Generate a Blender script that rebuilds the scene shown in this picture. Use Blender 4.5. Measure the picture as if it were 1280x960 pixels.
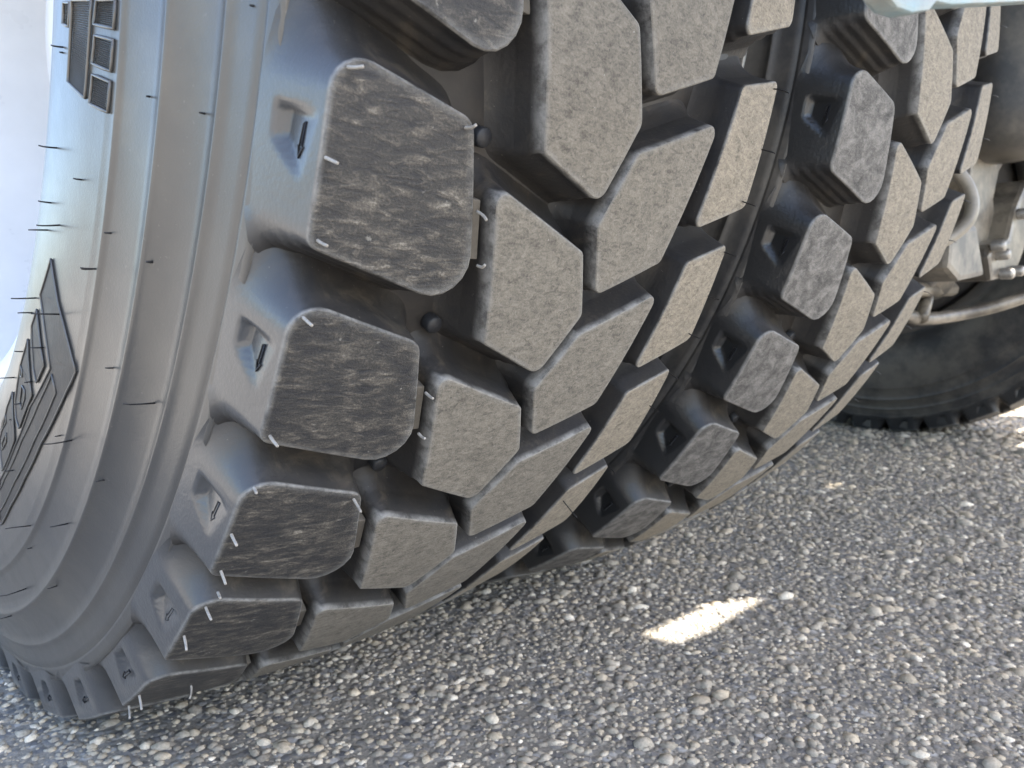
import bpy, bmesh, math, random
import numpy as np
from mathutils import Vector, Matrix

# ------------------------------------------------------------------ scene, camera, light
for o in list(bpy.data.objects): bpy.data.objects.remove(o)
scene = bpy.context.scene
COL = scene.collection
random.seed(7)
rng = np.random.default_rng(11)
R_ = math.radians

S = 0.54                 # tyre radius in metres; tyre data below is in units of it
LOADED = 0.988           # axle height / tyre radius
ZA = LOADED * S

cam_d = bpy.data.cameras.new('camera')
cam = bpy.data.objects.new('camera', cam_d); COL.objects.link(cam)
CR = ((0.709773, -0.704429, 0.001388), (-0.068514, -0.070995, -0.995121), (0.70109, 0.706215, -0.098654))
CP = (-0.27252, -0.72404, 0.30159)
m = Matrix.Identity(4)
for i in range(3):
    m[i][0] = CR[0][i]; m[i][1] = -CR[1][i]; m[i][2] = -CR[2][i]; m[i][3] = CP[i]
cam.matrix_world = m
cam_d.sensor_fit = 'HORIZONTAL'; cam_d.sensor_width = 36.0
cam_d.lens = 977.8 / 1280 * 36.0
cam_d.clip_start = 0.01; cam_d.clip_end = 2000
cam_d.dof.use_dof = True; cam_d.dof.focus_distance = 0.36; cam_d.dof.aperture_fstop = 20.0
scene.camera = cam

SUN_EL, SUN_AZ = R_(54.5), R_(-60.6)     # azimuth measured from +X towards +Y
sd = Vector((math.cos(SUN_EL)*math.cos(SUN_AZ), math.cos(SUN_EL)*math.sin(SUN_AZ), math.sin(SUN_EL)))
w = bpy.data.worlds.new('World'); scene.world = w; w.use_nodes = True
nt = w.node_tree
sky = nt.nodes.new('ShaderNodeTexSky'); sky.sky_type = 'NISHITA'; sky.sun_disc = False
sky.sun_elevation = SUN_EL; sky.sun_rotation = math.pi/2 - SUN_AZ
sky.air_density = 1.0; sky.dust_density = 2.5; sky.ozone_density = 1.0
nt.nodes['Background'].inputs['Strength'].default_value = 0.13
nt.links.new(sky.outputs[0], nt.nodes['Background'].inputs['Color'])
sl = bpy.data.lights.new('sun', 'SUN'); sl.energy = 4.5; sl.angle = R_(0.5); sl.color = (1.0, 0.95, 0.87)
so = bpy.data.objects.new('sun', sl); COL.objects.link(so)
so.rotation_euler = (-sd).to_track_quat('-Z', 'Y').to_euler(); so.location = (3, -2, 6)
scene.view_settings.view_transform = 'Standard'; scene.view_settings.look = 'None'
scene.view_settings.gamma = 1.0; scene.view_settings.use_curve_mapping = False
scene.view_settings.exposure = 2.35

# ------------------------------------------------------------------ measured tyre data (units of the tyre radius, radians)
TEMPLATE={'A': [(-0.2496, 0.0827), (-0.1464, 0.0539), (-0.1117, -0.0788), (-0.2479, -0.0396)], 'B': [(-0.1174, 0.019), (-0.0077, -0.0226), (0.0207, -0.0817), (-0.0093, -0.1422), (-0.0826, -0.1134)], 'D': [(0.2466, 0.0325), (0.1492, 0.0036), (0.1608, 0.1344), (0.2366, 0.1542)], 'C': [(0.1089, -0.0338), (0.0283, -0.0628), (-0.0012, -0.0025), (0.0267, 0.0592), (0.1297, 0.0989)]}
TH1=[-0.1975, -0.3702, -0.526, -0.679, -0.8361, -0.9959]; SC1=[1.11, 1.008, 0.947, 0.961, 1.015, 1.024]
TH2=[-0.0731, -0.2416, -0.4035, -0.5579, -0.7148]; SC2=[1.023, 0.995, 0.948, 0.939, 1.004]
SEEN={
 ('A', 0): [(-0.2496, 0.0918), (-0.1464, 0.0598), (-0.113, -0.086), (-0.2479, -0.044)],
 ('A', 1): [(-0.2502, 0.0823), (-0.1473, 0.056), (-0.1113, -0.0814), (-0.2484, -0.0409)],
 ('A', 2): [(-0.2494, 0.0796), (-0.1451, 0.0479), (-0.1114, -0.0747), (-0.2487, -0.0372)],
 ('A', 3): [(-0.2494, 0.0793), (-0.1463, 0.0512), (-0.109, -0.081), (-0.2503, -0.0345)],
 ('A', 4): [(-0.2518, 0.0875), (-0.1457, 0.0523), (-0.1075, -0.0872), (-0.2488, -0.0325)],
 ('A', 5): [(-0.2477, 0.0847), (-0.1426, 0.0476), (-0.1117, -0.0807), (-0.2447, -0.0415)],
 ('B', 0): [(-0.1174, 0.0211), (-0.0068, -0.0237), (0.0219, -0.0913), (-0.0058, -0.1579), (-0.0799, -0.1281)],
 ('B', 1): [(-0.1163, 0.0175), (-0.007, -0.0259), (0.02, -0.0826), (-0.009, -0.1411), (-0.0844, -0.1084)],
 ('B', 2): [(-0.1187, 0.021), (-0.0099, -0.0199), (0.0184, -0.0754), (-0.0097, -0.1373), (-0.0869, -0.1018)],
 ('B', 3): [(-0.1196, 0.0207), (-0.0086, -0.0204), (0.0218, -0.0813), (-0.0094, -0.1406), (-0.0836, -0.1096)],
 ('B', 4): [(-0.1192, 0.0219), (-0.0048, -0.0247), (0.0245, -0.0886), (-0.0093, -0.1443), (-0.0826, -0.1151)],
 ('B', 5): [(-0.1174, 0.0194), (-0.0077, -0.0231), (0.0207, -0.0837), (-0.0093, -0.1456), (-0.0826, -0.1161)],
 ('C', 0): [(0.111, -0.0389), (0.0303, -0.0693), (-0.0012, -0.0028), (0.0267, 0.0657), (0.1297, 0.1098)],
 ('C', 1): [(0.1094, -0.0308), (0.027, -0.0643), (0.0004, -0.0033), (0.0257, 0.0592), (0.139, 0.1014)],
 ('C', 2): [(0.1055, -0.0314), (0.0246, -0.0592), (-0.0039, -0.0016), (0.0261, 0.0543), (0.129, 0.096)],
 ('C', 3): [(0.1079, -0.0292), (0.0262, -0.0571), (-0.0029, 0.0005), (0.0261, 0.0601), (0.1284, 0.0931)],
 ('C', 4): [(0.1132, -0.0415), (0.0354, -0.0703), (-0.0006, -0.003), (0.0259, 0.0623), (0.1266, 0.0986)],
 ('C', 5): [(0.1089, -0.0346), (0.0283, -0.0643), (-0.0012, -0.0026), (0.0267, 0.0606), (0.1297, 0.1012)],
 ('D', 0): [(0.2466, 0.0361), (0.1492, 0.004), (0.1608, 0.1493), (0.2366, 0.1712)],
 ('D', 1): [(0.2457, 0.0305), (0.1484, 0.0025), (0.1662, 0.138), (0.2418, 0.1565)],
 ('D', 2): [(0.242, 0.0332), (0.1449, 0.0044), (0.1596, 0.1258), (0.2349, 0.1462)],
 ('D', 3): [(0.2429, 0.0349), (0.1454, 0.0063), (0.1569, 0.1283), (0.2334, 0.1491)],
 ('D', 4): [(0.2466, 0.033), (0.148, 0.01), (0.1651, 0.1346), (0.2314, 0.1587)],
 ('D', 5): [(0.2466, 0.0333), (0.1492, 0.0037), (0.1608, 0.1376), (0.2366, 0.1579)],
}
SIDE_HAIRS=[(-0.3076, 0.686, -0.3406, 0.009), (-0.3077, 0.6869, -0.3466, 0.003), (-0.3077, 0.687, -0.4545, 0.014), (-0.307, 0.7496, -0.4602, 0.006), (-0.3075, 0.6837, -0.5258, 0.01), (-0.3083, 0.714, -0.5338, 0.017), (-0.3074, 0.6817, -0.5646, 0.015), (-0.2985, 0.7985, -0.4889, 0.005), (-0.3016, 0.7879, -0.5334, 0.011), (-0.2857, 0.8494, -0.487, 0.005), (-0.2925, 0.8262, -0.3549, 0.002), (-0.2744, 0.8727, -0.3541, 0.003), (-0.265, 0.9068, -0.2746, 0.002), (-0.3015, 0.7884, -0.5336, 0.012), (-0.2857, 0.8495, -0.4878, 0.005), (-0.3069, 0.6745, -0.6767, 0.02), (-0.3066, 0.6696, -0.709, 0.012), (-0.3078, 0.7422, -0.6288, 0.022), (-0.3064, 0.6664, -0.7906, 0.008), (-0.3083, 0.7187, -0.7068, 0.011), (-0.3084, 0.7087, -0.7842, 0.007), (-0.3083, 0.6968, -0.8539, 0.007), (-0.3075, 0.6842, -0.9241, 0.003), (-0.2925, 0.8263, -0.6181, 0.005), (-0.2747, 0.8715, -0.6185, 0.023), (-0.3027, 0.783, -0.7708, 0.005), (-0.2989, 0.7974, -0.758, 0.022), (-0.3047, 0.6537, -0.8765, 0.013), (-0.3082, 0.7262, -0.97, 0.009), (-0.3019, 0.7866, -0.9813, 0.023), (-0.2925, 0.8261, -0.8773, 0.015), (-0.2928, 0.8247, -1.1271, 0.025), (-0.2862, 0.8489, -1.0056, 0.009), (-0.2891, 0.8456, -1.2546, 0.013), (-0.2982, 0.7994, -1.0243, 0.004), (-0.2862, 0.8489, -0.7512, 0.007)]
TREAD_HAIRS=[[[-0.241, -0.9396, -0.2913], [-0.2387, -0.9517, -0.2929]], [[-0.2463, -0.922, -0.341], [-0.2454, -0.9335, -0.3456]], [[-0.2419, -0.9035, -0.3888], [-0.2419, -0.9144, -0.3924]], [[-0.1532, -0.943, -0.3124], [-0.1535, -0.9536, -0.3121]], [[-0.2406, -0.8814, -0.4369], [-0.2409, -0.8927, -0.4419]], [[-0.2423, -0.8345, -0.5204], [-0.2428, -0.8466, -0.5262]], [[-0.241, -0.8065, -0.5632], [-0.2444, -0.8155, -0.5641]], [[-0.2461, -0.7764, -0.6029], [-0.2476, -0.7884, -0.6087]], [[-0.2421, -0.7468, -0.6401], [-0.2441, -0.759, -0.647]], [[-0.1524, -0.8012, -0.5875], [-0.1542, -0.8141, -0.5955]], [[-0.2402, -0.7104, -0.6806], [-0.2416, -0.7239, -0.6873]], [[-0.245, -0.6745, -0.7153], [-0.2483, -0.6868, -0.7233]], [[-0.2351, -0.7247, -0.6663], [-0.2384, -0.7351, -0.666]], [[-0.2421, -0.5477, -0.8169], [-0.2454, -0.5623, -0.8252]], [[-0.2371, -0.5, -0.8477], [-0.2415, -0.5142, -0.8547]], [[-0.1889, -0.5442, -0.827], [-0.1957, -0.5559, -0.8343]], [[0.2326, -0.9605, -0.2174], [0.2322, -0.9774, -0.2252]], [[0.2413, -0.9453, -0.2721], [0.2394, -0.961, -0.2784]], [[0.2332, -0.9303, -0.3229], [0.2314, -0.9464, -0.3293]], [[0.232, -0.9116, -0.3728], [0.2299, -0.9277, -0.3785]], [[0.237, -0.891, -0.4181], [0.2346, -0.907, -0.4224]], [[0.2319, -0.8716, -0.4586], [0.2297, -0.8881, -0.4633]], [[0.2323, -0.8468, -0.5029], [0.2276, -0.8615, -0.5088]], [[0.2313, -0.8225, -0.5419], [0.2274, -0.8384, -0.5474]], [[0.2277, -0.7667, -0.6192], [0.2221, -0.7819, -0.6257]], [[0.1748, -0.7423, -0.6573], [0.1745, -0.7637, -0.6732]], [[-0.1272, -0.9268, -0.3634], [-0.1293, -0.9373, -0.3699]], [[-0.1142, -0.9124, -0.4003], [-0.1167, -0.922, -0.3996]], [[-0.1241, -0.8626, -0.4974], [-0.1266, -0.8735, -0.5]], [[-0.1153, -0.8417, -0.5331], [-0.1182, -0.8525, -0.5347]]]
MARKS={
 'chevron': [(0.7067, -0.5847), (0.7349, -0.6159), (0.7564, -0.6339), (0.7866, -0.6629), (0.7736, -0.7347), (0.7591, -0.8276), (0.7513, -0.927), (0.7484, -1.0299), (0.7513, -1.1102), (0.7386, -1.0984), (0.7375, -0.9761), (0.7467, -0.842), (0.7628, -0.7251), (0.7493, -0.7124), (0.7366, -0.784), (0.7234, -0.8876), (0.7185, -1.0242), (0.72, -1.0664), (0.7118, -1.0546), (0.7134, -0.9356), (0.7208, -0.8157), (0.7443, -0.7083), (0.7332, -0.696), (0.7111, -0.6708), (0.6917, -0.6515)],
 'slash': [(0.688, -0.6806), (0.7135, -0.7075), (0.7303, -0.7227), (0.7222, -0.7647), (0.708, -0.7586), (0.6863, -0.7294), (0.6803, -0.7184)],
 'letter': [(0.6759, -0.7504), (0.685, -0.7621), (0.7088, -0.789), (0.7182, -0.7965), (0.7124, -0.8456), (0.7098, -0.8883), (0.6958, -0.8919), (0.6812, -0.8773), (0.6748, -0.85), (0.67, -0.812), (0.6731, -0.7775)],
 'letter2': [(0.6663, -0.8883), (0.6909, -0.9096), (0.7079, -0.9258), (0.7083, -0.9743), (0.7079, -1.0283), (0.6925, -1.0232), (0.6745, -1.0141), (0.6689, -0.9787), (0.6638, -0.9353)],
 'hole1': [(0.6723, -0.8116), (0.6791, -0.8104), (0.6835, -0.8169), (0.6772, -0.8266)],
 'hole2': [(0.6896, -0.8258), (0.6996, -0.8184), (0.7042, -0.828), (0.7032, -0.8541), (0.6943, -0.8543)],
 'hole3': [(0.6658, -0.9528), (0.6743, -0.9583), (0.6704, -1.0028), (0.6655, -0.9829)],
 'hole4': [(0.6843, -0.9651), (0.6919, -0.9729), (0.69, -1.0067), (0.6828, -0.9999)],
 'strip': [(0.7107, -0.2909), (0.7496, -0.2887), (0.7478, -0.3788), (0.7102, -0.373)],
 'sq1': [(0.7586, -0.2881), (0.7853, -0.2858), (0.7851, -0.3094), (0.7552, -0.3094)],
 'sq2': [(0.7587, -0.3188), (0.7849, -0.3187), (0.7844, -0.3452), (0.7561, -0.3444)],
 'sq3': [(0.7585, -0.3541), (0.7844, -0.3543), (0.7842, -0.3811), (0.7564, -0.3816)],
 'sq0': [(0.6896, -0.2942), (0.7054, -0.2936), (0.7056, -0.3174), (0.6895, -0.3166)],
}

# ------------------------------------------------------------------ helpers
def tag(o, label=None, cat=None, group=None, kind=None):
    if label: o['label'] = label
    if cat: o['category'] = cat
    if group: o['group'] = group
    if kind: o['kind'] = kind
    return o

def empty(name, loc=(0, 0, 0), parent=None):
    o = bpy.data.objects.new(name, None); COL.objects.link(o); o.location = loc
    o.empty_display_size = 0.05
    if parent: o.parent = parent
    return o

def link(name, me, mat=None, parent=None, loc=None, rotx=None):
    o = bpy.data.objects.new(name, me); COL.objects.link(o)
    if mat and not me.materials: me.materials.append(mat)
    if parent: o.parent = parent
    if loc: o.location = loc
    if rotx is not None: o.rotation_euler = (rotx, 0, 0)
    return o

def mesh(name, verts, faces, smooth=True):
    me = bpy.data.meshes.new(name); me.from_pydata([tuple(v) for v in verts], [], faces)
    if smooth: me.polygons.foreach_set('use_smooth', [True]*len(me.polygons))
    me.update(); return me

def cyl(x, r, th):                       # tyre coordinates -> metres, axle at origin
    return (S*x, -S*r*math.cos(th), S*r*math.sin(th))

def revolve(name, prof, n=192, closed=False):
    P = len(prof); vs = []; fs = []
    for k in range(n):
        t = 2*math.pi*k/n
        for x, r in prof: vs.append(cyl(x, r, t))
    for k in range(n):
        a, b = k*P, ((k+1) % n)*P
        for j in range(P-1 + (1 if closed else 0)):
            j2 = (j+1) % P
            fs.append((a+j, a+j2, b+j2, b+j))
    return mesh(name, vs, fs)

def tube(name, pts, r, sides=8, caps=True, r_end=None, closed=False):
    pts = [Vector(p) for p in pts]; n = len(pts); vs = []; fs = []
    up = Vector((0.31, 0.2, 0.93)); prev = None
    for k, p in enumerate(pts):
        if closed: t = pts[(k+1) % n]-pts[k-1]
        else: t = pts[min(k+1, n-1)]-pts[max(k-1, 0)]
        t.normalize()
        a = t.cross(prev if prev else up)
        a = (prev - t*prev.dot(t)) if prev else t.cross(up)
        if a.length < 1e-6: a = t.orthogonal()
        a.normalize(); prev = a; b = t.cross(a)
        rr = r if r_end is None else r+(r_end-r)*k/(n-1)
        for j in range(sides):
            f = 2*math.pi*j/sides; vs.append(p+a*math.cos(f)*rr+b*math.sin(f)*rr)
    for k in range(n if closed else n-1):
        for j in range(sides):
            k2 = (k+1) % n
            fs.append((k*sides+j, k*sides+(j+1) % sides, k2*sides+(j+1) % sides, k2*sides+j))
    if caps and not closed:
        fs.append(tuple(range(sides))[::-1]); fs.append(tuple(range((n-1)*sides, n*sides)))
    return mesh(name, vs, fs)

def spline(pts, n=8):                    # Catmull-Rom through pts
    P = [Vector(p) for p in pts]; P = [P[0]*2-P[1]]+P+[P[-1]*2-P[-2]]; out = []
    for i in range(1, len(P)-2):
        for k in range(n):
            t = k/n; a, b, c, d = P[i-1], P[i], P[i+1], P[i+2]
            out.append(0.5*((2*b)+(c-a)*t+(2*a-5*b+4*c-d)*t*t+(3*b-a-3*c+d)*t**3))
    out.append(P[-2]); return out

def box(name, lo, hi, bevel=0.004):
    bm = bmesh.new(); bmesh.ops.create_cube(bm, size=1)
    for v in bm.verts: v.co = Vector([(lo[i]+hi[i])/2 + v.co[i]*(hi[i]-lo[i]) for i in range(3)])
    if bevel: bmesh.ops.bevel(bm, geom=bm.edges[:], offset=bevel, segments=2, affect='EDGES', profile=0.6)
    me = bpy.data.meshes.new(name); bm.to_mesh(me); bm.free(); return me

def prism(name, poly, axis, a, b, bevel=0.003):       # polygon in the plane normal to axis, from a to b
    bm = bmesh.new(); idx = [i for i in range(3) if i != axis]
    def pt(p, d):
        v = [0, 0, 0]; v[idx[0]], v[idx[1]] = p; v[axis] = d; return v
    lo = [bm.verts.new(pt(p, a)) for p in poly]; hi = [bm.verts.new(pt(p, b)) for p in poly]
    bm.faces.new(lo[::-1]); bm.faces.new(hi); n = len(poly)
    for i in range(n): bm.faces.new((lo[i], lo[(i+1) % n], hi[(i+1) % n], hi[i]))
    bmesh.ops.recalc_face_normals(bm, faces=bm.faces)
    if bevel: bmesh.ops.bevel(bm, geom=bm.edges[:], offset=bevel, segments=2, affect='EDGES', profile=0.6)
    me = bpy.data.meshes.new(name); bm.to_mesh(me); bm.free(); return me

def lathe(name, prof, centre, axis, n=40):            # prof = (along, radius), axis a vector
    ax = Vector(axis).normalized(); a = ax.orthogonal().normalized(); b = ax.cross(a); c = Vector(centre)
    vs = []; fs = []; P = len(prof)
    for k in range(n):
        t = 2*math.pi*k/n
        for d, r in prof: vs.append(c+ax*d+(a*math.cos(t)+b*math.sin(t))*r)
    for k in range(n):
        k2 = (k+1) % n
        for j in range(P-1): fs.append((k*P+j, k*P+j+1, k2*P+j+1, k2*P+j))
    return mesh(name, vs, fs)

# ------------------------------------------------------------------ materials
class NG:
    def __init__(s, name):
        s.m = bpy.data.materials.new(name); s.m.use_nodes = True; s.t = s.m.node_tree
        s.b = s.t.nodes['Principled BSDF']
    def n(s, typ, **kw):
        x = s.t.nodes.new(typ)
        for k, v in kw.items():
            if hasattr(x, k): setattr(x, k, v)
            else: x.inputs[k].default_value = v
        return x
    def l(s, a, b): s.t.links.new(a, b)
    def noise(s, vec, scale, detail=4.0, rough=0.6, dist=0.0):
        x = s.n('ShaderNodeTexNoise'); x.inputs['Scale'].default_value = scale
        x.inputs['Detail'].default_value = detail; x.inputs['Roughness'].default_value = rough
        x.inputs['Distortion'].default_value = dist
        if vec is not None: s.l(vec, x.inputs['Vector'])
        return x.outputs['Fac']
    def ramp(s, fac, stops):
        x = s.n('ShaderNodeValToRGB'); e = x.color_ramp.elements
        while len(e) < len(stops): e.new(0.5)
        for q, (p, c) in zip(e, stops):
            q.position = p; q.color = (*c, 1) if not isinstance(c, (int, float)) else (c, c, c, 1)
        s.l(fac, x.inputs[0]); return x.outputs['Color']
    def mix(s, fac, a, b, blend='MIX'):
        x = s.n('ShaderNodeMix'); x.data_type = 'RGBA'; x.blend_type = blend
        for sock, v in ((x.inputs[0], fac), (x.inputs[6], a), (x.inputs[7], b)):
            if isinstance(v, (int, float)): sock.default_value = v if sock == x.inputs[0] else (v, v, v, 1)
            elif isinstance(v, tuple): sock.default_value = (*v, 1)
            else: s.l(v, sock)
        return x.outputs[2]
    def math(s, op, a, b=0.0, c=None):
        x = s.n('ShaderNodeMath'); x.operation = op
        for i, v in enumerate((a, b, c)):
            if v is None: continue
            if isinstance(v, (int, float)): x.inputs[i].default_value = v
            else: s.l(v, x.inputs[i])
        return x.outputs[0]
    def bump(s, h, strength, dist, normal=None):
        x = s.n('ShaderNodeBump'); x.inputs['Strength'].default_value = strength; x.inputs['Distance'].default_value = dist
        s.l(h, x.inputs['Height'])
        if normal is not None: s.l(normal, x.inputs['Normal'])
        return x.outputs[0]
    def objvec(s):
        tc = s.n('ShaderNodeTexCoord'); return tc.outputs['Object']
    def fin(s, col, rough, normal=None, **kw):
        for sock, v in (('Base Color', col), ('Roughness', rough)):
            if isinstance(v, (int, float)): s.b.inputs[sock].default_value = v
            elif isinstance(v, tuple): s.b.inputs[sock].default_value = (*v, 1)
            else: s.l(v, s.b.inputs[sock])
        if normal is not None: s.l(normal, s.b.inputs['Normal'])
        for k, v in kw.items(): s.b.inputs[k].default_value = v
        return s.m

def mat_sidewall():
    g = NG('sidewall_rubber'); v = g.objvec()
    big = g.noise(v, 9, 5, 0.6); fine = g.noise(v, 900, 3, 0.6); mid = g.noise(v, 60, 5, 0.65)
    col = g.ramp(big, [(0.3, (0.045, 0.045, 0.046)), (0.55, (0.072, 0.069, 0.064)), (0.75, (0.125, 0.112, 0.092))])
    spk = g.ramp(g.noise(v, 420, 2, 0.5), [(0.70, 0.0), (0.78, 1.0)])
    col = g.mix(g.math('MULTIPLY', spk, 0.35), col, (0.16, 0.15, 0.14))
    rough = g.math('ADD', g.math('MULTIPLY', mid, 0.16), 0.26)
    nrm = g.bump(fine, 0.16, 0.0008, g.bump(mid, 0.10, 0.002))
    return g.fin(col, rough, nrm, **{'Specular IOR Level': 0.7, 'Coat Weight': 0.35, 'Coat Roughness': 0.25})

def mat_block(name, kind):
    g = NG(name)
    at = g.n('ShaderNodeVertexColor'); at.layer_name = 'mask'
    sep = g.n('ShaderNodeSeparateColor'); g.l(at.outputs['Color'], sep.inputs[0])
    top, rim, outer = sep.outputs[0], sep.outputs[1], sep.outputs[2]
    uv = g.n('ShaderNodeUVMap'); uv.uv_map = 'UVMap'
    oi = g.n('ShaderNodeObjectInfo')
    off = g.n('ShaderNodeVectorMath'); off.operation = 'ADD'; g.l(uv.outputs[0], off.inputs[0])
    cmb = g.n('ShaderNodeCombineXYZ')
    g.l(g.math('MULTIPLY', oi.outputs['Random'], 37.0), cmb.inputs[0]); g.l(g.math('MULTIPLY', oi.outputs['Random'], 91.0), cmb.inputs[1])
    g.l(cmb.outputs[0], off.inputs[1]); vec = off.outputs[0]
    ov = g.objvec()
    # worn top of the block
    if kind == 'scuffed':
        mp = g.n('ShaderNodeMapping'); g.l(vec, mp.inputs['Vector'])
        mp.inputs['Rotation'].default_value = (0, 0, 0.22); mp.inputs['Scale'].default_value = (46, 150, 1)
        st = g.noise(mp.outputs[0], 1.0, 8, 0.68, 0.55)
        mp2 = g.n('ShaderNodeMapping'); g.l(vec, mp2.inputs['Vector'])
        mp2.inputs['Rotation'].default_value = (0, 0, 0.75); mp2.inputs['Scale'].default_value = (55, 170, 1)
        st2 = g.noise(mp2.outputs[0], 1.0, 8, 0.7, 0.8)
        msk = g.ramp(g.noise(vec, 13, 3, 0.6), [(0.44, 0.0), (0.60, 1.0)])
        st = g.math('ADD', g.math('MULTIPLY', st, g.math('SUBTRACT', 1.0, msk)), g.math('MULTIPLY', st2, msk))
        pat = g.noise(vec, 22, 5, 0.65, 0.8); gr = g.noise(vec, 520, 3, 0.65)
        f = g.math('ADD', g.math('MULTIPLY', st, 0.78), g.math('ADD', g.math('MULTIPLY', pat, 0.32), g.math('MULTIPLY', gr, 0.26)))
        tcol = g.ramp(f, [(0.57, (0.014, 0.0145, 0.018)), (0.685, (0.034, 0.032, 0.030)), (0.775, (0.100, 0.089, 0.075)), (0.90, (0.33, 0.305, 0.26))])
        spk = g.ramp(g.noise(vec, 95, 4, 0.6), [(0.66, 0.0), (0.72, 1.0)])
        tcol = g.mix(g.math('MULTIPLY', spk, 0.55), tcol, (0.30, 0.29, 0.26))
        tn = g.bump(st, 0.7, 0.0014, g.bump(gr, 0.5, 0.0007)); trough = 0.62
    else:
        base = {'gritty': (0.134, 0.121, 0.100), 'dusty': (0.182, 0.158, 0.122), 'mottled_shaded': (0.085, 0.080, 0.074)}[kind]
        pat = g.noise(vec, 60 if kind != 'mottled_shaded' else 45, 5, 0.65, 0.8)
        mp = g.n('ShaderNodeMapping'); g.l(vec, mp.inputs['Vector'])
        mp.inputs['Rotation'].default_value = (0, 0, 0.5); mp.inputs['Scale'].default_value = (120, 260, 1)
        st = g.noise(mp.outputs[0], 1.0, 5, 0.62, 1.0); gr = g.noise(vec, 520, 3, 0.65)
        mo = kind == 'mottled_shaded'
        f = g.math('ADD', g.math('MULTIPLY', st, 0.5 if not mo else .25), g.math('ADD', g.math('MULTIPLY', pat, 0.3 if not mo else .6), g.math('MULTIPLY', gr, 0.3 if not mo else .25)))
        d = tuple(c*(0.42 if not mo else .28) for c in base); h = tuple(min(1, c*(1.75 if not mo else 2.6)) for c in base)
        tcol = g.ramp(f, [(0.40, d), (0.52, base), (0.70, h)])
        spk = g.ramp(g.noise(vec, 340, 2, 0.5), [(0.72, 0.0), (0.77, 1.0)])
        tcol = g.mix(g.math('MULTIPLY', spk, 0.6), tcol, (0.42, 0.41, 0.38))
        pit = g.ramp(g.noise(vec, 210, 2, 0.5), [(0.25, 1.0), (0.31, 0.0)])
        tcol = g.mix(g.math('MULTIPLY', pit, 0.6), tcol, (0.03, 0.028, 0.026))
        tn = g.bump(f, 0.35, 0.0010, g.bump(gr, 0.3, 0.0006)); trough = 0.78
    # groove walls
    wn = g.noise(ov, 45, 5, 0.65, 0.5); wf = g.noise(ov, 500, 3, 0.6)
    wcol = g.ramp(wn, [(0.35, (0.012, 0.0118, 0.013)), (0.57, (0.023, 0.0205, 0.0185)), (0.77, (0.080, 0.066, 0.049))])
    spk2 = g.ramp(g.noise(ov, 620, 2, 0.5), [(0.73, 0.0), (0.77, 1.0)])
    wcol = g.mix(g.math('MULTIPLY', spk2, 0.4), wcol, (0.22, 0.20, 0.17))
    # outer shoulder face, clean moulded rubber
    oc = 1.0 if kind != 'mottled_shaded' else 0.32  # inner tyres: shade of the gap painted in as a darker shoulder colour
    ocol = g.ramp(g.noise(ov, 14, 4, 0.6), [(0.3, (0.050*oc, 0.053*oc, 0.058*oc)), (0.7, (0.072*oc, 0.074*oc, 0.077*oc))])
    wcol = g.mix(outer, wcol, ocol)
    topm = g.ramp(g.math('ADD', top, g.math('MULTIPLY', g.math('SUBTRACT', wn, 0.5), 0.3)), [(0.40, 0.0), (0.60, 1.0)])
    col = g.mix(topm, wcol, tcol)
    rimn = g.math('MULTIPLY', rim, g.ramp(g.noise(ov, 85, 6, 0.75), [(0.34, 0.0), (0.62, 1.0)]))
    col = g.mix(g.math('MULTIPLY', rimn, 0.8), col, (0.27, 0.265, 0.25))
    r1 = g.mix(outer, 0.60, 0.30)
    rough = g.mix(topm, r1, trough)
    wnrm = g.bump(wf, 0.25, 0.0008, g.bump(wn, 0.25, 0.002))
    mixn = g.n('ShaderNodeMix'); mixn.data_type = 'VECTOR'
    g.l(topm, mixn.inputs[0]); g.l(wnrm, mixn.inputs[4]); g.l(tn, mixn.inputs[5])
    m_ = g.fin(col, rough, mixn.outputs[1], **{'Specular IOR Level': 0.6, 'Coat Roughness': 0.22})
    g.l(g.math('MULTIPLY', outer, 0.6 if kind != 'mottled_shaded' else 0.15), g.b.inputs['Coat Weight'])
    return m_

def mat_plain(name, c, rough, metal=0.0, var=0.25, scale=40, bump=0.15, dirt=None, dirt_amt=0.0):
    g = NG(name); v = g.objvec(); n1 = g.noise(v, scale, 5, 0.62); n2 = g.noise(v, scale*7, 3, 0.6)
    col = g.ramp(n1, [(0.3, tuple(q*(1-var) for q in c)), (0.7, tuple(min(1, q*(1+var)) for q in c))])
    if dirt:
        dm = g.ramp(g.noise(v, scale*0.35, 6, 0.7), [(0.42, 0.0), (0.62, 1.0)])
        col = g.mix(g.math('MULTIPLY', dm, dirt_amt), col, dirt)
    rr = g.math('ADD', g.math('MULTIPLY', n1, 0.2), rough-0.1)
    return g.fin(col, rr, g.bump(n2, bump, 0.001), Metallic=metal)

def mat_stones():
    g = NG('aggregate_stone'); at = g.n('ShaderNodeVertexColor'); at.layer_name = 'tint'
    v = g.objvec(); n1 = g.noise(v, 420, 4, 0.65)
    col = g.mix(0.75, at.outputs['Color'], g.mix(1.0, at.outputs['Color'], g.ramp(n1, [(0.25, 0.55), (0.75, 1.35)]), 'MULTIPLY'))
    return g.fin(col, 0.9, g.bump(n1, 0.5, 0.0014), **{'Specular IOR Level': 0.25})

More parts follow.
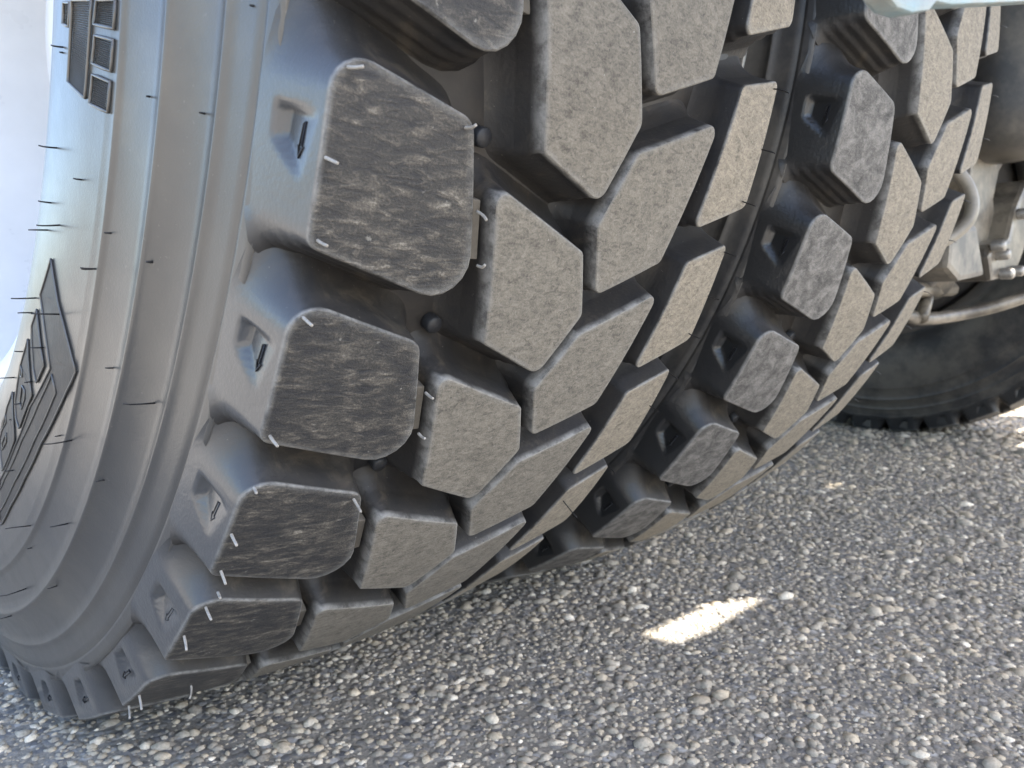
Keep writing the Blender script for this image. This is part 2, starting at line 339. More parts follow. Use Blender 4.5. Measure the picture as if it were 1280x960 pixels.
def mat_asphalt():
    g = NG('worn_asphalt'); v = g.objvec()
    vo = g.n('ShaderNodeTexVoronoi'); vo.inputs['Scale'].default_value = 130; g.l(v, vo.inputs['Vector'])
    cell = vo.outputs['Color']; d = vo.outputs['Distance']
    sp = g.n('ShaderNodeSeparateColor'); g.l(cell, sp.inputs[0])
    stone = g.ramp(sp.outputs[0], [(0.0, (0.11, 0.11, 0.115)), (0.4, (0.22, 0.21, 0.20)), (0.75, (0.31, 0.29, 0.26)), (1.0, (0.50, 0.48, 0.45))])
    gap = g.ramp(d, [(0.30, 1.0), (0.62, 0.0)])
    big = g.noise(v, 3.0, 6, 0.65); fine = g.noise(v, 350, 4, 0.7)
    binder = g.ramp(fine, [(0.3, (0.14, 0.128, 0.112)), (0.7, (0.36, 0.325, 0.27))])
    col = g.mix(gap, binder, stone)
    col = g.mix(0.5, col, g.mix(1.0, col, g.ramp(big, [(0.3, 0.65), (0.7, 1.3)]), 'MULTIPLY'))
    h = g.math('ADD', g.math('MULTIPLY', gap, 0.6), g.math('MULTIPLY', fine, 0.5))
    return g.fin(col, 0.85, g.bump(h, 0.7, 0.003))

M_SIDE = mat_sidewall()
M_SHO = mat_block('shoulder_block_rubber', 'scuffed')
M_MID = mat_block('centre_block_rubber', 'gritty')
M_MOT_SHADED = mat_block('mottled_shaded_block_rubber', 'mottled_shaded')
M_DUST = mat_block('dusty_block_rubber', 'dusty')
M_HAIR = mat_plain('black_rubber_hair', (0.012, 0.012, 0.014), 0.45)
M_HAIRW = mat_plain('scuffed_rubber_hair', (0.34, 0.32, 0.29), 0.6, scale=300)
M_MARK = mat_plain('moulded_rubber', (0.020, 0.021, 0.024), 0.5, scale=90, var=0.2)
M_RIM = mat_plain('white_wheel_paint', (0.66, 0.67, 0.68), 0.30, scale=12, var=0.05, bump=0.03)
M_STEEL = mat_plain('dusty_chassis_paint', (0.06, 0.056, 0.052), 0.5, scale=30, dirt=(0.30, 0.265, 0.21), dirt_amt=0.75)
M_CAST = mat_plain('dusty_cast_iron', (0.09, 0.078, 0.064), 0.38, scale=45, dirt=(0.30, 0.26, 0.20), dirt_amt=0.75, metal=0.15)
M_BOLT = mat_plain('zinc_bolt', (0.34, 0.32, 0.29), 0.4, metal=0.5, scale=200)
M_BLUE = mat_plain('pale_blue_paint', (0.20, 0.29, 0.32), 0.5, scale=60, dirt=(0.30, 0.24, 0.18), dirt_amt=0.6)
M_STONE = mat_stones(); M_ASPH = mat_asphalt()
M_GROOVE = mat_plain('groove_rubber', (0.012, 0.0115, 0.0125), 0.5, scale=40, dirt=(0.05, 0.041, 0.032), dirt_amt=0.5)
M_BAR = mat_plain('tie_bar_rubber', (0.10, 0.088, 0.072), 0.7, scale=150)
M_RUB = mat_plain('dusty_black_rubber', (0.03, 0.03, 0.031), 0.42, scale=25, dirt=(0.16, 0.145, 0.12), dirt_amt=0.5)  # air spring; its dark tone also paints shade on the inner tyre sidewalls
M_HOSE = mat_plain('grey_hose', (0.24, 0.215, 0.175), 0.4, scale=60)
M_DRUM = mat_plain('dark_drum_iron', (0.045, 0.042, 0.040), 0.55, scale=30, dirt=(0.12, 0.10, 0.08), dirt_amt=0.5)
M_WOOD = mat_plain('deck_steel', (0.10, 0.10, 0.105), 0.55, scale=10, dirt=(0.22, 0.2, 0.17), dirt_amt=0.5)

# ------------------------------------------------------------------ ground
bm = bmesh.new(); bmesh.ops.create_circle(bm, cap_ends=True, segments=64, radius=400)
me = bpy.data.meshes.new('asphalt'); bm.to_mesh(me); bm.free()
g_ = link('asphalt_ground', me, M_ASPH); tag(g_, kind='structure')

def stones():
    cx, cy = CP[0], CP[1]; fx = math.atan2(0.7062, 0.7011)
    P = []; Z = []
    for d0, d1, sp in ((0.28, 0.75, 0.0044), (0.75, 1.15, 0.0056), (1.15, 1.8, 0.0068), (1.8, 3.0, 0.0105)):
        n = int(d1/sp)+1
        gx, gy = np.meshgrid(np.arange(-n, n+1)*sp, np.arange(-n, n+1)*sp)
        gx = gx.ravel()+rng.uniform(-.5, .5, gx.size)*sp*1.15; gy = gy.ravel()+rng.uniform(-.5, .5, gy.size)*sp*1.15
        dd = np.hypot(gx, gy); aa = (np.arctan2(gy, gx)-fx+math.pi) % (2*math.pi)-math.pi
        k = (dd > d0) & (dd <= d1) & (np.abs(aa) < R_(48)) & (rng.uniform(size=gx.size) < 0.93)
        P.append(np.c_[gx[k]+cx, gy[k]+cy]); Z.append(np.full(k.sum(), sp))
    P = np.concatenate(P); sp = np.concatenate(Z); N = len(P)
    bm = bmesh.new(); bmesh.ops.create_icosphere(bm, subdivisions=1, radius=1)
    V = np.array([v.co[:] for v in bm.verts]); F = np.array([[v.index for v in f.verts] for f in bm.faces]); bm.free()
    F = F[V[F][:, :, 2].mean(1) > -0.5]
    size = sp*np.clip(rng.lognormal(-0.66, 0.45, N), 0.2, 1.6)
    q = rng.normal(size=(N, 4)); q /= np.linalg.norm(q, axis=1)[:, None]
    # lumpy shape, yaw only plus mild tilt so the stones lie on their flat side
    V3 = V[None]*(1+rng.uniform(-.16, .24, (N, len(V)))[:, :, None])
    V3 = V3*np.stack([rng.uniform(.75, 1.45, N), rng.uniform(.7, 1.1, N), rng.uniform(.45, .85, N)], 1)[:, None, :]
    yaw = rng.uniform(0, 2*math.pi, N); tl = rng.normal(0, .22, N)
    c, s = np.cos(yaw)[:, None], np.sin(yaw)[:, None]; ct, st = np.cos(tl)[:, None], np.sin(tl)[:, None]
    x, y, z = V3[:, :, 0], V3[:, :, 1], V3[:, :, 2]
    y, z = y*ct-z*st, y*st+z*ct
    x, y = x*c-y*s, x*s+y*c
    W = np.stack([x, y, z], 2)*size[:, None, None]
    W[:, :, 0] += P[:, 0:1]; W[:, :, 1] += P[:, 1:2]; W[:, :, 2] += (size*rng.uniform(-0.68, 0.0, N))[:, None]
    nv, nf = len(V), len(F)
    me = bpy.data.meshes.new('stones'); me.vertices.add(N*nv); me.vertices.foreach_set('co', W.reshape(-1).astype(np.float32))
    idx = (F[None]+np.arange(N)[:, None, None]*nv).reshape(-1).astype(np.int32)
    me.loops.add(len(idx)); me.loops.foreach_set('vertex_index', idx)
    me.polygons.add(N*nf); me.polygons.foreach_set('loop_start', np.arange(0, len(idx), 3, dtype=np.int32))
    me.polygons.foreach_set('use_smooth', np.ones(N*nf, dtype=bool))
    me.update(calc_edges=True)
    pal = np.array([(.10, .10, .105), (.16, .158, .158), (.22, .215, .205), (.27, .262, .25), (.30, .275, .24), (.36, .33, .285), (.42, .405, .38), (.56, .55, .53)])
    pr = np.array([.10, .17, .19, .16, .15, .11, .08, .04]); ci = rng.choice(len(pal), N, p=pr/pr.sum())
    colr = pal[ci]*rng.uniform(.8, 1.2, N)[:, None]*np.array([1.80, 1.62, 1.34])
    colr = colr*0.68+colr.mean(0)*0.32
    a = me.color_attributes.new('tint', 'FLOAT_COLOR', 'POINT')
    C = np.ones((N, nv, 4), np.float32); C[:, :, :3] = colr[:, None, :]; a.data.foreach_set('color', C.reshape(-1))
    o = link('exposed_aggregate', me, M_STONE)
    tag(o, 'small grey and beige stone chips bedded in the asphalt around the tyres', 'stone chips', kind='stuff')
stones()

# ------------------------------------------------------------------ tyre
CROWN = 0.0175
def RT(x): return 1-CROWN*(x/0.25)**2
# half profile, left side from the tread centre outwards to the bead
HALF = [(0, RT(0)-.044), (-.06, RT(.06)-.044), (-.12, RT(.12)-.044), (-.17, RT(.17)-.044), (-.205, RT(.205)-.0455), (-.228, .9350), (-.240, .9265), (-.2450, .9245),
        (-.2490, .9270), (-.2530, .9315), (-.2573, .9322), (-.2592, .9255), (-.2608, .9205), (-.2612, .9188), (-.2606, .9175), (-.2606, .9163), (-.2622, .9150), (-.2640, .908), (-.2668, .8965),
        (-.2700, .8888), (-.2722, .8872), (-.2725, .8852), (-.2712, .8832), (-.2730, .8740), (-.2790, .8600), (-.2868, .8485), (-.2900, .8450), (-.2920, .8436), (-.2922, .8416), (-.2905, .8395),
        (-.2915, .8280), (-.2950, .8120), (-.2985, .7985), (-.3005, .7942), (-.3024, .7928), (-.3026, .7908), (-.3028, .7840), (-.3040, .7800), (-.3042, .7770), (-.3062, .7600), (-.3080, .7400), (-.3087, .7150), (-.3083, .6900),
        (-.3060, .6600), (-.3015, .6320), (-.2950, .6080), (-.2870, .5890), (-.2790, .5770), (-.2735, .5700), (-.2715, .5640), (-.2680, .5540)]
PROFILE = HALF[::-1]+[(-x, r) for x, r in HALF[1:]]
_hr = np.array([r for x, r in HALF[::-1]]); _hx = np.array([x for x, r in HALF[::-1]])
_ord = np.argsort(_hr[:-20] if False else _hr)
def side_x(r): return float(np.interp(r, _hr[_ord], _hx[_ord])) if r < 0.918 else -0.2606
truck = empty('truck', (1.09, 0.6, 0)); tag(truck, 'truck parked on asphalt, showing chunky twin tyres, axle brackets and dusty underside', 'truck')
CARCASS = revolve('tyre_carcass', PROFILE, 240)
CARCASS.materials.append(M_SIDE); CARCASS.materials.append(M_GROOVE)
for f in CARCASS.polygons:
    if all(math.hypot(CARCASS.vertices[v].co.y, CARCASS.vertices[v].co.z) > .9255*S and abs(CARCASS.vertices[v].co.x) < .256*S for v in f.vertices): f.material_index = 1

CARCASS_SHADED = CARCASS.copy(); CARCASS_SHADED.materials[0] = M_RUB  # inner tyres get darker rubber, painting in the shade they stand in
POCKET = [(.9372, .0405), (.9765, .0415), (.967, -.0035), (.9378, .0175)]    # (r, s) on the shoulder face
def pocket_depth(r, s):
    P = POCKET
    def sdist(a, b):
        ex, ey = b[0]-a[0], b[1]-a[1]; L = math.hypot(ex, ey); return ((s-a[1])*ex-(r-a[0])*ey)/L
    e = [sdist(P[i], P[(i+1) % 4]) for i in range(4)]
    sgn = -1 if sum(sdist_c for sdist_c in [((P[2][1]-P[0][1])*(P[1][0]-P[0][0])-(P[2][0]-P[0][0])*(P[1][1]-P[0][1]))]) < 0 else 1
    e = [v*sgn for v in e]
    d = min(e[0], e[2], e[3])
    if d < -.001 or e[1] < 0: return 0.0
    q = min(1, max(0, (d+.001)/.0035)); q = q*q*(3-2*q)
    return .0088*q*min(1, e[1]/.032)

def block_mesh(name, corners, radii, row, mat):
    """corners (x, s) unrolled; returns a mesh standing on the groove floor, angle 0 facing -Y."""
    outer_edge = row in 'AD'
    C = [Vector(c) for c in corners]; n = len(C)
    area = sum(C[i].x*C[(i+1) % n].y-C[(i+1) % n].x*C[i].y for i in range(n))
    ids = list(range(n))
    if area < 0: C = C[::-1]; ids = ids[::-1]
    rad = [radii[i] for i in ids]
    # edge k goes from C[k] to C[k+1]
    def etype(k):
        a, b = ids[k], ids[(k+1) % n]
        if outer_edge and {a, b} == {0, 3}: return 'outer'
        mid = (C[k]+C[(k+1) % n])/2; cen = sum(C, Vector((0, 0)))/n
        d = (C[(k+1) % n]-C[k]).normalized(); nn = Vector((d.y, -d.x))
        if nn.y < -0.55: return 'step'
        if nn.y > 0.55: return 'upper'
        return 'side'
    et = [etype(k) for k in range(n)]
    W = {'outer': (1, 0, 1.0, 0), 'step': (0, 1, 1.0, 0), 'upper': (0, 0, 1.2, 0), 'side': (0, 0, 0.9, 0)}
    pts = []
    for k in range(n):
        p, a, b = C[k], C[k-1], C[(k+1) % n]
        d1 = (a-p).normalized(); d2 = (b-p).normalized(); ang = d1.angle(d2)
        t = min(rad[k]/math.tan(ang/2), 0.42*min((a-p).length, (b-p).length)); r = t*math.tan(ang/2)
        cen = p+(d1+d2).normalized()*(r/math.sin(ang/2))
        p1, p2 = p+d1*t, p+d2*t
        a1 = math.atan2(p1.y-cen.y, p1.x-cen.x); a2 = math.atan2(p2.y-cen.y, p2.x-cen.x)
        da = (a2-a1+math.pi) % (2*math.pi)-math.pi
        w1, w2 = W[et[k-1]], W[et[k]]; m = 6
        for j in range(m+1):
            f = j/m; f2 = f*f*(3-2*f); an = a1+da*f
            pts.append((cen+Vector((math.cos(an), math.sin(an)))*r, Vector((math.cos(an), math.sin(an))), [w1[i]*(1-f2)+w2[i]*f2 for i in range(4)]))
        # straight run to the next corner
        q = C[(k+1) % n]; a_, b_ = p, C[(k+2) % n]
        e1 = (p-q).normalized(); e2 = (b_-q).normalized(); an2 = e1.angle(e2)
        tq = min(rad[(k+1) % n]/math.tan(an2/2), 0.42*min((p-q).length, (b_-q).length))
        s0, s1 = p2, q+e1*tq; L = (s1-s0).length; step = 0.0036 if et[k] == 'outer' else 0.02
        m = max(1, int(L/step)); dd = (q-p).normalized(); nn = Vector((dd.y, -dd.x))
        for j in range(1, m): pts.append((s0+(s1-s0)*(j/m), nn, list(W[et[k]])))
    N = len(pts)
    if row == 'A':            # the upper wall sweeps out towards the shoulder
        for p, nrm, w in pts:
            w[3] = max(0, nrm.y)*max(0, min(1, (-.165-p.x)/.07))*(1-w[0]**2)
    cen = sum((p for p, _, _ in pts), Vector((0, 0)))/N
    # wall levels
    fine = row in 'AD'
    if fine: lv = [0.018]+[0.018+(1.06-.018)*i/24 for i in range(1, 25)]
    else: lv = [.02, .15, .30, .33, .56, .60, .80, .92, 1.0, 1.07]
    def off(f, w):
        wo, ws, mm, ww = w
        base = 0.009*f+ww*0.024*f**1.7+mm*(0.012*max(0, (f-.45)/.6)**2+0.006*max(0, (f-.85)/.2)**2)
        stp = 0.004*f+0.0036*sum(1/(1+math.exp(-(f-c)*48)) for c in (.30, .56, .82))+0.010*max(0, (f-.9)/.15)**2
        return (base*(1-ws)+stp*ws)*(1-wo)+wo*(0.0112*f)
    vs, mk, uvs = [], [], []
    def put(p, r, m_):
        vs.append(cyl(p.x, r, p.y)); mk.append(m_); uvs.append((p.x, p.y))
    jit = random.Random(hash(name) % 9999)
    # cap rings
    rings = [0.0, 0.35, 0.68, 0.9]
    for f in rings[1:]:
        for p, nrm, w in pts:
            q = cen+(p-cen)*f; put(q, RT(q.x), (1, 0, 0))
    for p, nrm, w in pts:
        q = p-nrm*0.0013; put(q, RT(q.x), (1, 0.55, 0))
    for f in lv:
        for p, nrm, w in pts:
            dep = (0.0465*(1-w[0])+0.0594*w[0])
            q = p+nrm*off(f, w)
            r = RT(p.x)-dep*f
            if fine:          # keep every corner flush with the shoulder face
                lim = .2500+.0112*max(0, .9825-r)/.0594
                if abs(q.x) > lim: q = Vector((math.copysign(lim, q.x), q.y))
            wo = w[0]
            if wo > .97 and fine:
                sg = q.y if row == 'A' else -(q.y-2*.0935)
                # pocket pressed into the shoulder face
                sgn = -1 if row == 'A' else 1
                q = q-nrm*pocket_depth(r, q.y if row == 'A' else q.y-.055)
            put(q, r, (0 if f > .03 else .35, (1.0 if f < .03 else (0.75 if (f < .16 and nrm.x < -.6 and row in 'BC') else 0)), wo))
    put(cen, RT(cen.x), (1, 0, 0)); ic = len(vs)-1
    fs = []
    for j in range(N): fs.append((ic, j, (j+1) % N))
    nr = len(rings)-1+1+len(lv)
    for k in range(nr-1):
        for j in range(N):
            a, b = k*N+j, k*N+(j+1) % N; fs.append((a, a+N, b+N, b))
    me = mesh(name, vs, fs)
    ca = me.color_attributes.new('mask', 'FLOAT_COLOR', 'POINT')
    ca.data.foreach_set('color', [c for q in mk for c in (*q, 1)])
    ul = me.uv_layers.new(name='UVMap')
    li = np.empty(len(me.loops), np.int32); me.loops.foreach_get('vertex_index', li)
    ul.data.foreach_set('uv', np.array(uvs, np.float32)[li].reshape(-1))
    # crisp rim
    sharp = np.zeros(len(me.edges), bool); ev = np.empty(len(me.edges)*2, np.int32); me.edges.foreach_get('vertices', ev); ev = ev.reshape(-1, 2)
    k0 = (len(rings)-1)*N
    rimset = (ev >= k0) & (ev < k0+N)
    sharp = rimset.all(1)
    at = me.attributes.new('sharp_edge', 'BOOLEAN', 'EDGE'); at.data.foreach_set('value', sharp)
    bm = bmesh.new(); bm.from_mesh(me); bmesh.ops.recalc_face_normals(bm, faces=bm.faces); bm.to_mesh(me); bm.free()
    me.materials.append(mat); return me

RAD = {'A': [.020, .015, .027, .011], 'B': [.008, .010, .009, .012, .006], 'C': [.008, .010, .009, .009, .009], 'D': [.010, .008, .008, .007]}
MATROW = {'A': M_SHO, 'B': M_MID, 'C': M_MID, 'D': M_DUST}
MATROW2 = {'A': M_MOT_SHADED, 'B': M_DUST, 'C': M_DUST, 'D': M_DUST}
NB = 38
SHARED = {}
def shared_block(row, second, sc=1.0):
    key = (row, second, round(sc, 2))
    if key not in SHARED:
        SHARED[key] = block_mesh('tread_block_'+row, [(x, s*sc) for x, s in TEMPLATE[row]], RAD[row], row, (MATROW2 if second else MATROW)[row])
    return SHARED[key]

PIN = lathe('ejector_pin', [(0, .0042), (.0042, .0041), (.0050, .0036), (.0051, 0)], (0, 0, 0), (0, -1, 0), 14); PIN.materials.append(M_MARK)
BAR = box('tie_bar', (-.0030, -.0060, -.0120), (.0014, .012, .0120), .0007); BAR.materials.append(M_BAR)
for v in BAR.vertices: v.co.x -= .26*v.co.z
def arrow_mesh():
    # outline arrow pointing to lower angle, in the plane of the shoulder face: local (s, r)
    a = [(-.0016, .0105), (-.0016, -.003), (-.0036, -.003), (0, -.0105), (.0036, -.003), (.0016, -.003), (.0016, .0125)]
    pts = []
    for rr, ss in a:
        r = .9605+rr*.9; s = .0205+ss
        x = -(.2495+(.9825-r)/.0655*.0112)+max(0, pocket_depth(r, s))-.0006
        pts.append(cyl(x, r, s))
    return tube('rotation_arrow', pts, .00045, 5, closed=True)
ARROW = arrow_mesh(); ARROW.materials.append(M_HAIR)

def make_wheel(x0, thetas, scales, label, second=False, seen=None, rows='ABCD', trim=True):
    ty = link('tyre', CARCASS_SHADED if second else CARCASS, None, truck, Vector((x0, 0, ZA))-truck.location); tag(ty, label)
    k0 = len(thetas)
    th = list(thetas)
    dth = (thetas[0]-2*math.pi-thetas[-1])/(NB-k0+1)
    th += [thetas[-1]+dth*(i+1) for i in range(NB-k0)]
    sc = list(scales)+[1.0]*(NB-k0)
    for i in range(NB):
        for row in rows:
            if seen and (row, i) in seen:
                me = block_mesh('tread_block_%s%d' % (row, i), seen[(row, i)], RAD[row], row, MATROW[row])
            else:
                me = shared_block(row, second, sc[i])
            link('tread_block', me, None, ty, None, -th[i])
        if trim:
            o = link('rotation_arrow', ARROW, None, ty, None, -th[i])
            p = link('ejector_pin', PIN, None, ty, cyl(-.107, .953, th[i]+.045), -(th[i]+.045))
            b = link('tie_bar', BAR, None, ty, cyl(-.1165, .9755, th[i]-.019), -(th[i]-.019))
    return ty

ty1 = make_wheel(0.0, TH1, SC1, 'black truck tyre with its lettered sidewall and new rubber hairs in full view', seen=SEEN)
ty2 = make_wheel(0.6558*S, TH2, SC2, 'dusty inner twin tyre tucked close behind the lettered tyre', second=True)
ty3 = make_wheel(3.14*S+.135, [0.03], [1.0], 'tyre in deep shade across the axle, beyond the pipe', second=True, rows='ABCD', trim=False)

# --- mouldings on the outer sidewall of the first tyre
def plate(name, poly, h, mat, sub=2):
    bm = bmesh.new(); vs = [bm.verts.new((t, r, 0)) for r, t in poly]
    f = bm.faces.new(vs); bmesh.ops.triangulate(bm, faces=[f])
    for _ in range(sub): bmesh.ops.subdivide_edges(bm, edges=bm.edges[:], cuts=1)
    ex = bmesh.ops.extrude_face_region(bm, geom=bm.faces[:])
    for v in ex['geom']:
        if isinstance(v, bmesh.types.BMVert): v.co.z = 1
    for v in bm.verts:
        t, r, k = v.co; v.co = cyl(side_x(r)-(h if k > .5 else -.001), r, t)
    bmesh.ops.recalc_face_normals(bm, faces=bm.faces)
    me = bpy.data.meshes.new(name); bm.to_mesh(me); bm.free(); me.materials.append(mat); return me
def outline(name, poly, h, rad, mat):
    pts = []
    for i in range(len(poly)):
        a, b = poly[i], poly[(i+1) % len(poly)]; L = math.hypot((b[0]-a[0]), (b[1]-a[1])*.72); m_ = max(2, int(L/.006))
        for j in range(m_):
            f = j/m_; r = a[0]+(b[0]-a[0])*f; t = a[1]+(b[1]-a[1])*f; pts.append(cyl(side_x(r)-h, r, t))
    me = tube(name, pts, rad, 6, closed=True); me.materials.append(mat); return me
for key, nm in (('chevron', 'raised_letter'), ('slash', 'raised_letter'), ('letter', 'raised_letter'), ('letter2', 'raised_letter')):
    link(nm, plate(nm, MARKS[key], .0010, M_MARK), None, ty1)
    link('letter_edge', outline('letter_edge', MARKS[key], .0013, .00055, M_SIDE), None, ty1)
for key in ('hole1', 'hole2', 'hole3', 'hole4'):
    link('letter_edge', outline('letter_edge', MARKS[key], .0014, .00045, M_SIDE), None, ty1)
def hatch(key, nl):
    P = MARKS[key]; vs = []; fs = []
    def bil(u, v):
        a = [P[0][i]*(1-u)+P[1][i]*u for i in (0, 1)]; b = [P[3][i]*(1-u)+P[2][i]*u for i in (0, 1)]
        return [a[i]*(1-v)+b[i]*v for i in (0, 1)]
    for k in range(nl):
        v0, v1, v2 = (k+.1)/nl, (k+.5)/nl, (k+.9)/nl; base = len(vs)
        for u in (.06, .35, .65, .94):
            for v, h in ((v0, .0005), (v1, .0018), (v2, .0005)):
                r, t = bil(u, v); vs.append(cyl(side_x(r)-h, r, t))
        for c in range(3):
            for d in range(2): fs.append((base+c*3+d, base+c*3+3+d, base+c*3+4+d, base+c*3+1+d))
    me = mesh('hatched_bar', vs, fs, False); me.materials.append(M_SIDE)
    o = link('hatched_bar', me, None, ty1)
    link('hatched_bar_frame', outline('hatched_bar_frame', P, .0014, .0007, M_SIDE), None, ty1)
for key, nl in (('strip', 40), ('sq1', 13), ('sq2', 14), ('sq3', 14), ('sq0', 12)): hatch(key, nl)
# --- rubber hairs left by the mould
for k, (x, r, t, L) in enumerate(SIDE_HAIRS):
    p = Vector(cyl(x, r, t)); d = Vector((-1, random.uniform(-.06, .06), random.uniform(-.08, .08)))
    L *= S; bend = Vector((0, random.uniform(-1, 1), random.uniform(-1, .3)))*L*.08
    me = tube('rubber_hair', [p-d*.001, p+d*L*.4+bend*.5, p+d*L*.75+bend*.6, p+d*L], .00042, 6, r_end=.00028); me.materials.append(M_HAIR)
    link('rubber_hair', me, None, ty1)
for k, (a, b) in enumerate(TREAD_HAIRS):
    a, b = Vector(a)*S, Vector(b)*S; nrm = Vector((0, a.y, a.z)).normalized()
    dark = 16 <= k <= 25
    mid = (a+b)/2+nrm*(.0012 if not dark else .002)
    pts = spline([a-nrm*.0008, a+nrm*.0006+(mid-a)*.3, mid, b], 3)
    me = tube('rubber_hair', pts, .00068 if not dark else .0004, 6, r_end=.00058 if not dark else .0003); me.materials.append(M_HAIRW if not dark else M_HAIR)
    link('rubber_hair', me, None, ty1)

for i, t in enumerate(TH2):
    for sx, dt in ((.2385, .135), (.243, .07)):
        a = Vector(cyl(sx, RT(sx), t+dt)); b = a+Vector((.0075, -.0035, -.001*i))
        me = tube('rubber_hair', [a-Vector((.002, 0, 0)), (a+b)/2+Vector((0, -.0006, .0004)), b], .0004, 6, r_end=.0003); me.materials.append(M_HAIR)
        link('rubber_hair', me, None, ty2)
# --- rims
RIM = [(-.252, .5255), (-.262, .5560), (-.2655, .5650), (-.2695, .5690), (-.2730, .5660), (-.2725, .5580), (-.2680, .5430), (-.2600, .5230), (-.2480, .5130), (-.20, .5080), (-.12, .4950), (-.05, .4850), (.02, .4780), (.08, .4650), (.105, .44), (.125, .38), (.135, .30), (.135, .22), (.12, .205), (.06, .20), (-.06, .195), (-.10, .18), (-.11, .12), (-.112, .0)]
me_rim = revolve('rim', RIM, 160); me_rim.materials.append(M_RIM)
RIM_IN = [(-.252, .5255), (-.2695, .5690), (-.2680, .5430), (-.2480, .5130), (-.12, .4950), (.12, .4950), (.248, .5130), (.268, .5430), (.2695, .5690), (.252, .5255)]
me_rin = revolve('rim', RIM_IN, 120); me_rin.materials.append(M_DRUM)
NUT = lathe('lug_nut', [(0, .017), (.012, .017), (.02, .014), (.034, .013), (.036, .009), (.036, 0)], (0, 0, 0), (-1, 0, 0), 6); NUT.materials.append(M_BOLT)
rim1 = link('rim', me_rim, None, ty1)
for k in range(10):
    t = 2*math.pi*k/10; link('lug_nut', NUT, None, ty1, cyl(.134, .31, t))
link('rim', me_rin, None, ty2); link('rim', me_rin, None, ty3)

# ------------------------------------------------------------------ truck underside
def part(name, me, mat, parent=None):
    o = link(name, me, mat)
    o.parent = parent or truck
    p = o.parent; off = Vector((0, 0, 0))
    while p: off += p.location; p = p.parent
    o.location = -off if o.parent == truck else Vector((0, 0, 0))
    return o
for xc, sg in ((0.6558*S, 1), (3.14*S+.135, -1)):
    part('brake_drum', lathe('brake_drum', [(-.03, .20), (-.03, .262), (.10, .268), (.115, .262), (.118, .19), (.125, .07)], (xc, 0, ZA), (sg, 0, 0), 64), M_DRUM)
# unseen deck added for shade; holes and edges shaped to place sun patches
DZ0, DZ1 = 1.16, 1.17
PATCH = [(0.304, -0.317), (0.383, -0.32), (0.409, -0.32), (0.482, -0.355), (0.425, -0.356), (0.362, -0.359), (0.311, -0.353)]
PATCH2 = [(0.995, -0.181), (1.045, -0.180), (1.055, -0.192), (0.99, -0.198)]
def deck():
    bm = bmesh.new(); k = DZ0/math.tan(SUN_EL); dx, dy = k*math.cos(SUN_AZ), k*math.sin(SUN_AZ)
    for loop in ([(-.16, -1.55), (2.09, -1.55), (2.09, 3.2), (-.16, 3.2)], [(x+dx, y+dy) for x, y in PATCH], [(x+dx, y+dy) for x, y in PATCH2]):
        v = [bm.verts.new((x, y, DZ0)) for x, y in loop]
        for i in range(len(v)): bm.edges.new((v[i], v[(i+1) % len(v)]))
    bmesh.ops.triangle_fill(bm, edges=bm.edges[:], use_beauty=True)
    ex = bmesh.ops.extrude_face_region(bm, geom=bm.faces[:])
    for v in ex['geom']:
        if isinstance(v, bmesh.types.BMVert): v.co.z = DZ1
    bmesh.ops.recalc_face_normals(bm, faces=bm.faces)
    me = bpy.data.meshes.new('shade_deck_plate'); bm.to_mesh(me); bm.free(); return me
part('shade_deck_plate', deck(), M_WOOD)
for x in (.74, 1.38): part('frame_rail', box('frame_rail', (x, -.10, .90), (x+.07, 3.2, DZ0-.002)), M_STEEL)
part('axle_tube', lathe('axle_tube', [(-.30, .075), (.25, .075), (.34, .10), (.42, .19), (.52, .225), (.66, .225), (.76, .19), (.84, .10), (.93, .075), (1.5, .075)], (.50, 0, ZA), (1, 0, 0)), M_CAST)
# spring hanger casting beyond the inner twin tyre
part('air_spring', lathe('air_spring', [(-.012, 0), (-.008, .045), (.0, .066), (.02, .080), (.06, .086), (.14, .082), (.22, .086), (.40, .084), (.60, .08), (.60, 0)], (1.125, -.375, .535), (0, 0, 1)), M_RUB)
part('hanger_leg', prism('hanger_leg', [(1.056, 0.529), (1.258, 0.556), (1.207, 0.52), (1.185, 0.474), (1.209, 0.431), (1.167, 0.386), (1.072, 0.367), (1.038, 0.401), (1.089, 0.45), (1.052, 0.49)], 1, -.36, -.31, .008), M_CAST)
part('valve_block', prism('valve_block', [(0.841, 0.402), (0.95, 0.415), (1.004, 0.346), (0.887, 0.335), (0.837, 0.351)], 1, -.40, -.34, .008), M_STEEL)
part('hanger_bracket', prism('hanger_bracket', [(1.054, 0.375), (1.066, 0.395), (1.162, 0.409), (1.189, 0.456), (1.252, 0.509), (1.333, 0.518), (1.302, 0.428), (1.236, 0.372), (1.206, 0.352), (1.078, 0.34)], 1, -.39, -.33, .008), M_CAST)
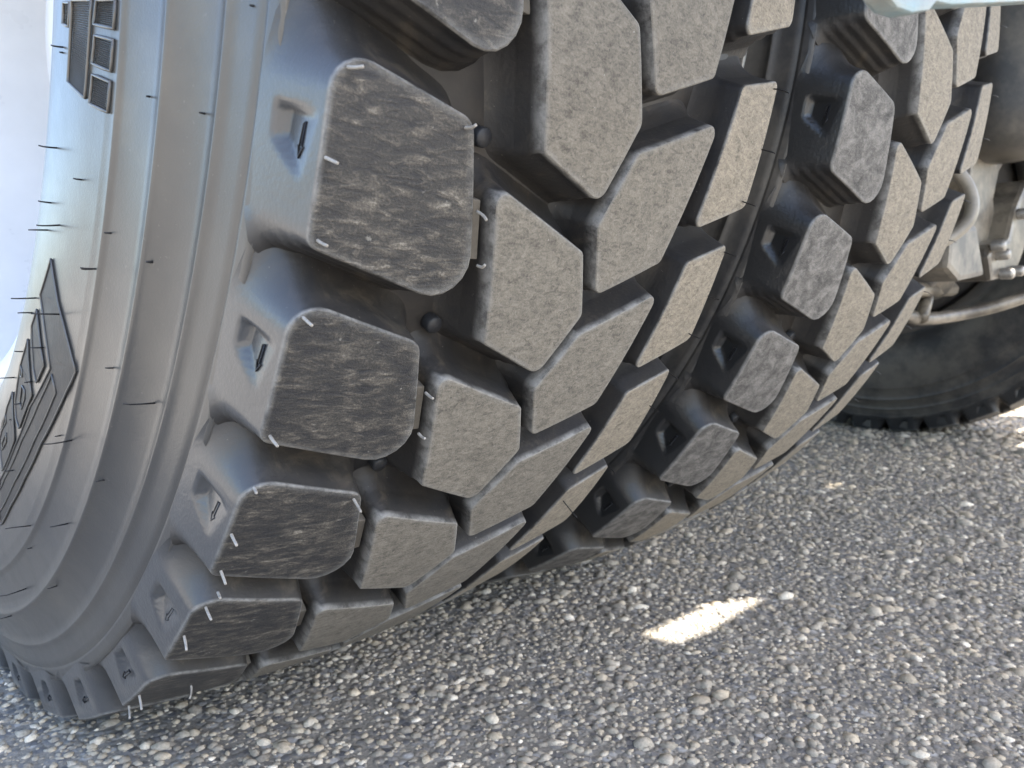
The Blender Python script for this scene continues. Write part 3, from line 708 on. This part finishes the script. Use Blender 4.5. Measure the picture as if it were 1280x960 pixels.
for bx, bz in [(1.124, 0.353), (1.184, 0.359), (1.067, 0.392), (1.201, 0.45), (1.095, 0.381)]:
    part('bolt', lathe('bolt', [(0, .009), (.014, .009), (.018, .007), (.018, 0)], (bx, -.39, bz), (0, -1, 0), 6), M_BOLT)
part('brake_chamber', lathe('brake_chamber', [(0, 0), (0, .045), (.05, .055), (.055, .062), (.07, .062), (.075, .055), (.13, .045), (.13, 0)], (1.03, -.24, .375), (.8, -.3, -.12)), M_STEEL)
part('push_rod', tube('push_rod', [(.90, -.30, .325), (1.20, -.30, .332)], .012), M_CAST)
part('stay_rod', tube('stay_rod', [(1.03, -.31, .285), (1.16, -.28, .345)], .010), M_CAST)
part('pipe', tube('pipe', spline([(.84, -.31, .262), (.93, -.30, .291), (1.06, -.30, .283), (1.18, -.315, .288), (1.26, -.37, .309), (1.34, -.43, .345)], 8), .011, 10), M_CAST)
def mudguard(x0, x1, a0, a1, r):
    vs = []; fs = []; n = 40
    for k in range(n+1):
        t = R_(a0+(a1-a0)*k/n)
        for x, rr in ((x0, r-.03), (x0, r), (x1, r), (x1, r-.03), (x1, r-.004), (x0, r-.004)):
            vs.append((x, -rr*math.cos(t), ZA+rr*math.sin(t)))
    for k in range(n):
        for j in range(6): a, b = k*6+j, k*6+(j+1) % 6; fs.append((a, b, b+6, a+6))
    return mesh('mudguard', vs, fs, False)
part('mudguard', mudguard(-.16, .53, 38, 150, .615), M_STEEL)
part('mudguard', mudguard(1.62, 2.45, 5, 175, .615), M_STEEL)
part('cross_beam', box('cross_beam', (.30, .62, .55), (2.3, .70, .95)), M_STEEL)
part('looped_hose', tube('looped_hose', spline([(.66, -.395, .472), (.70, -.405, .470), (.728, -.424, .464), (.744, -.438, .447), (.749, -.446, .424), (.744, -.445, .401), (.728, -.432, .382), (.700, -.414, .368), (.66, -.40, .355)], 6), .0075, 10), M_HOSE)
# pale blue bracket hanging close to the lens
part('hanging_bracket', prism('hanging_bracket', [(-.0857, .375), (-.0818, .3716), (-.076, .3706), (-.066, .372), (-.0545, .3755), (-.0502, .3787), (-.0383, .3811), (.0199, .397), (.0632, .409), (.085, 1.159), (.03, 1.159), (.02, .44), (-.08, .392)], 1, -.653, -.647, .0012), M_BLUE)
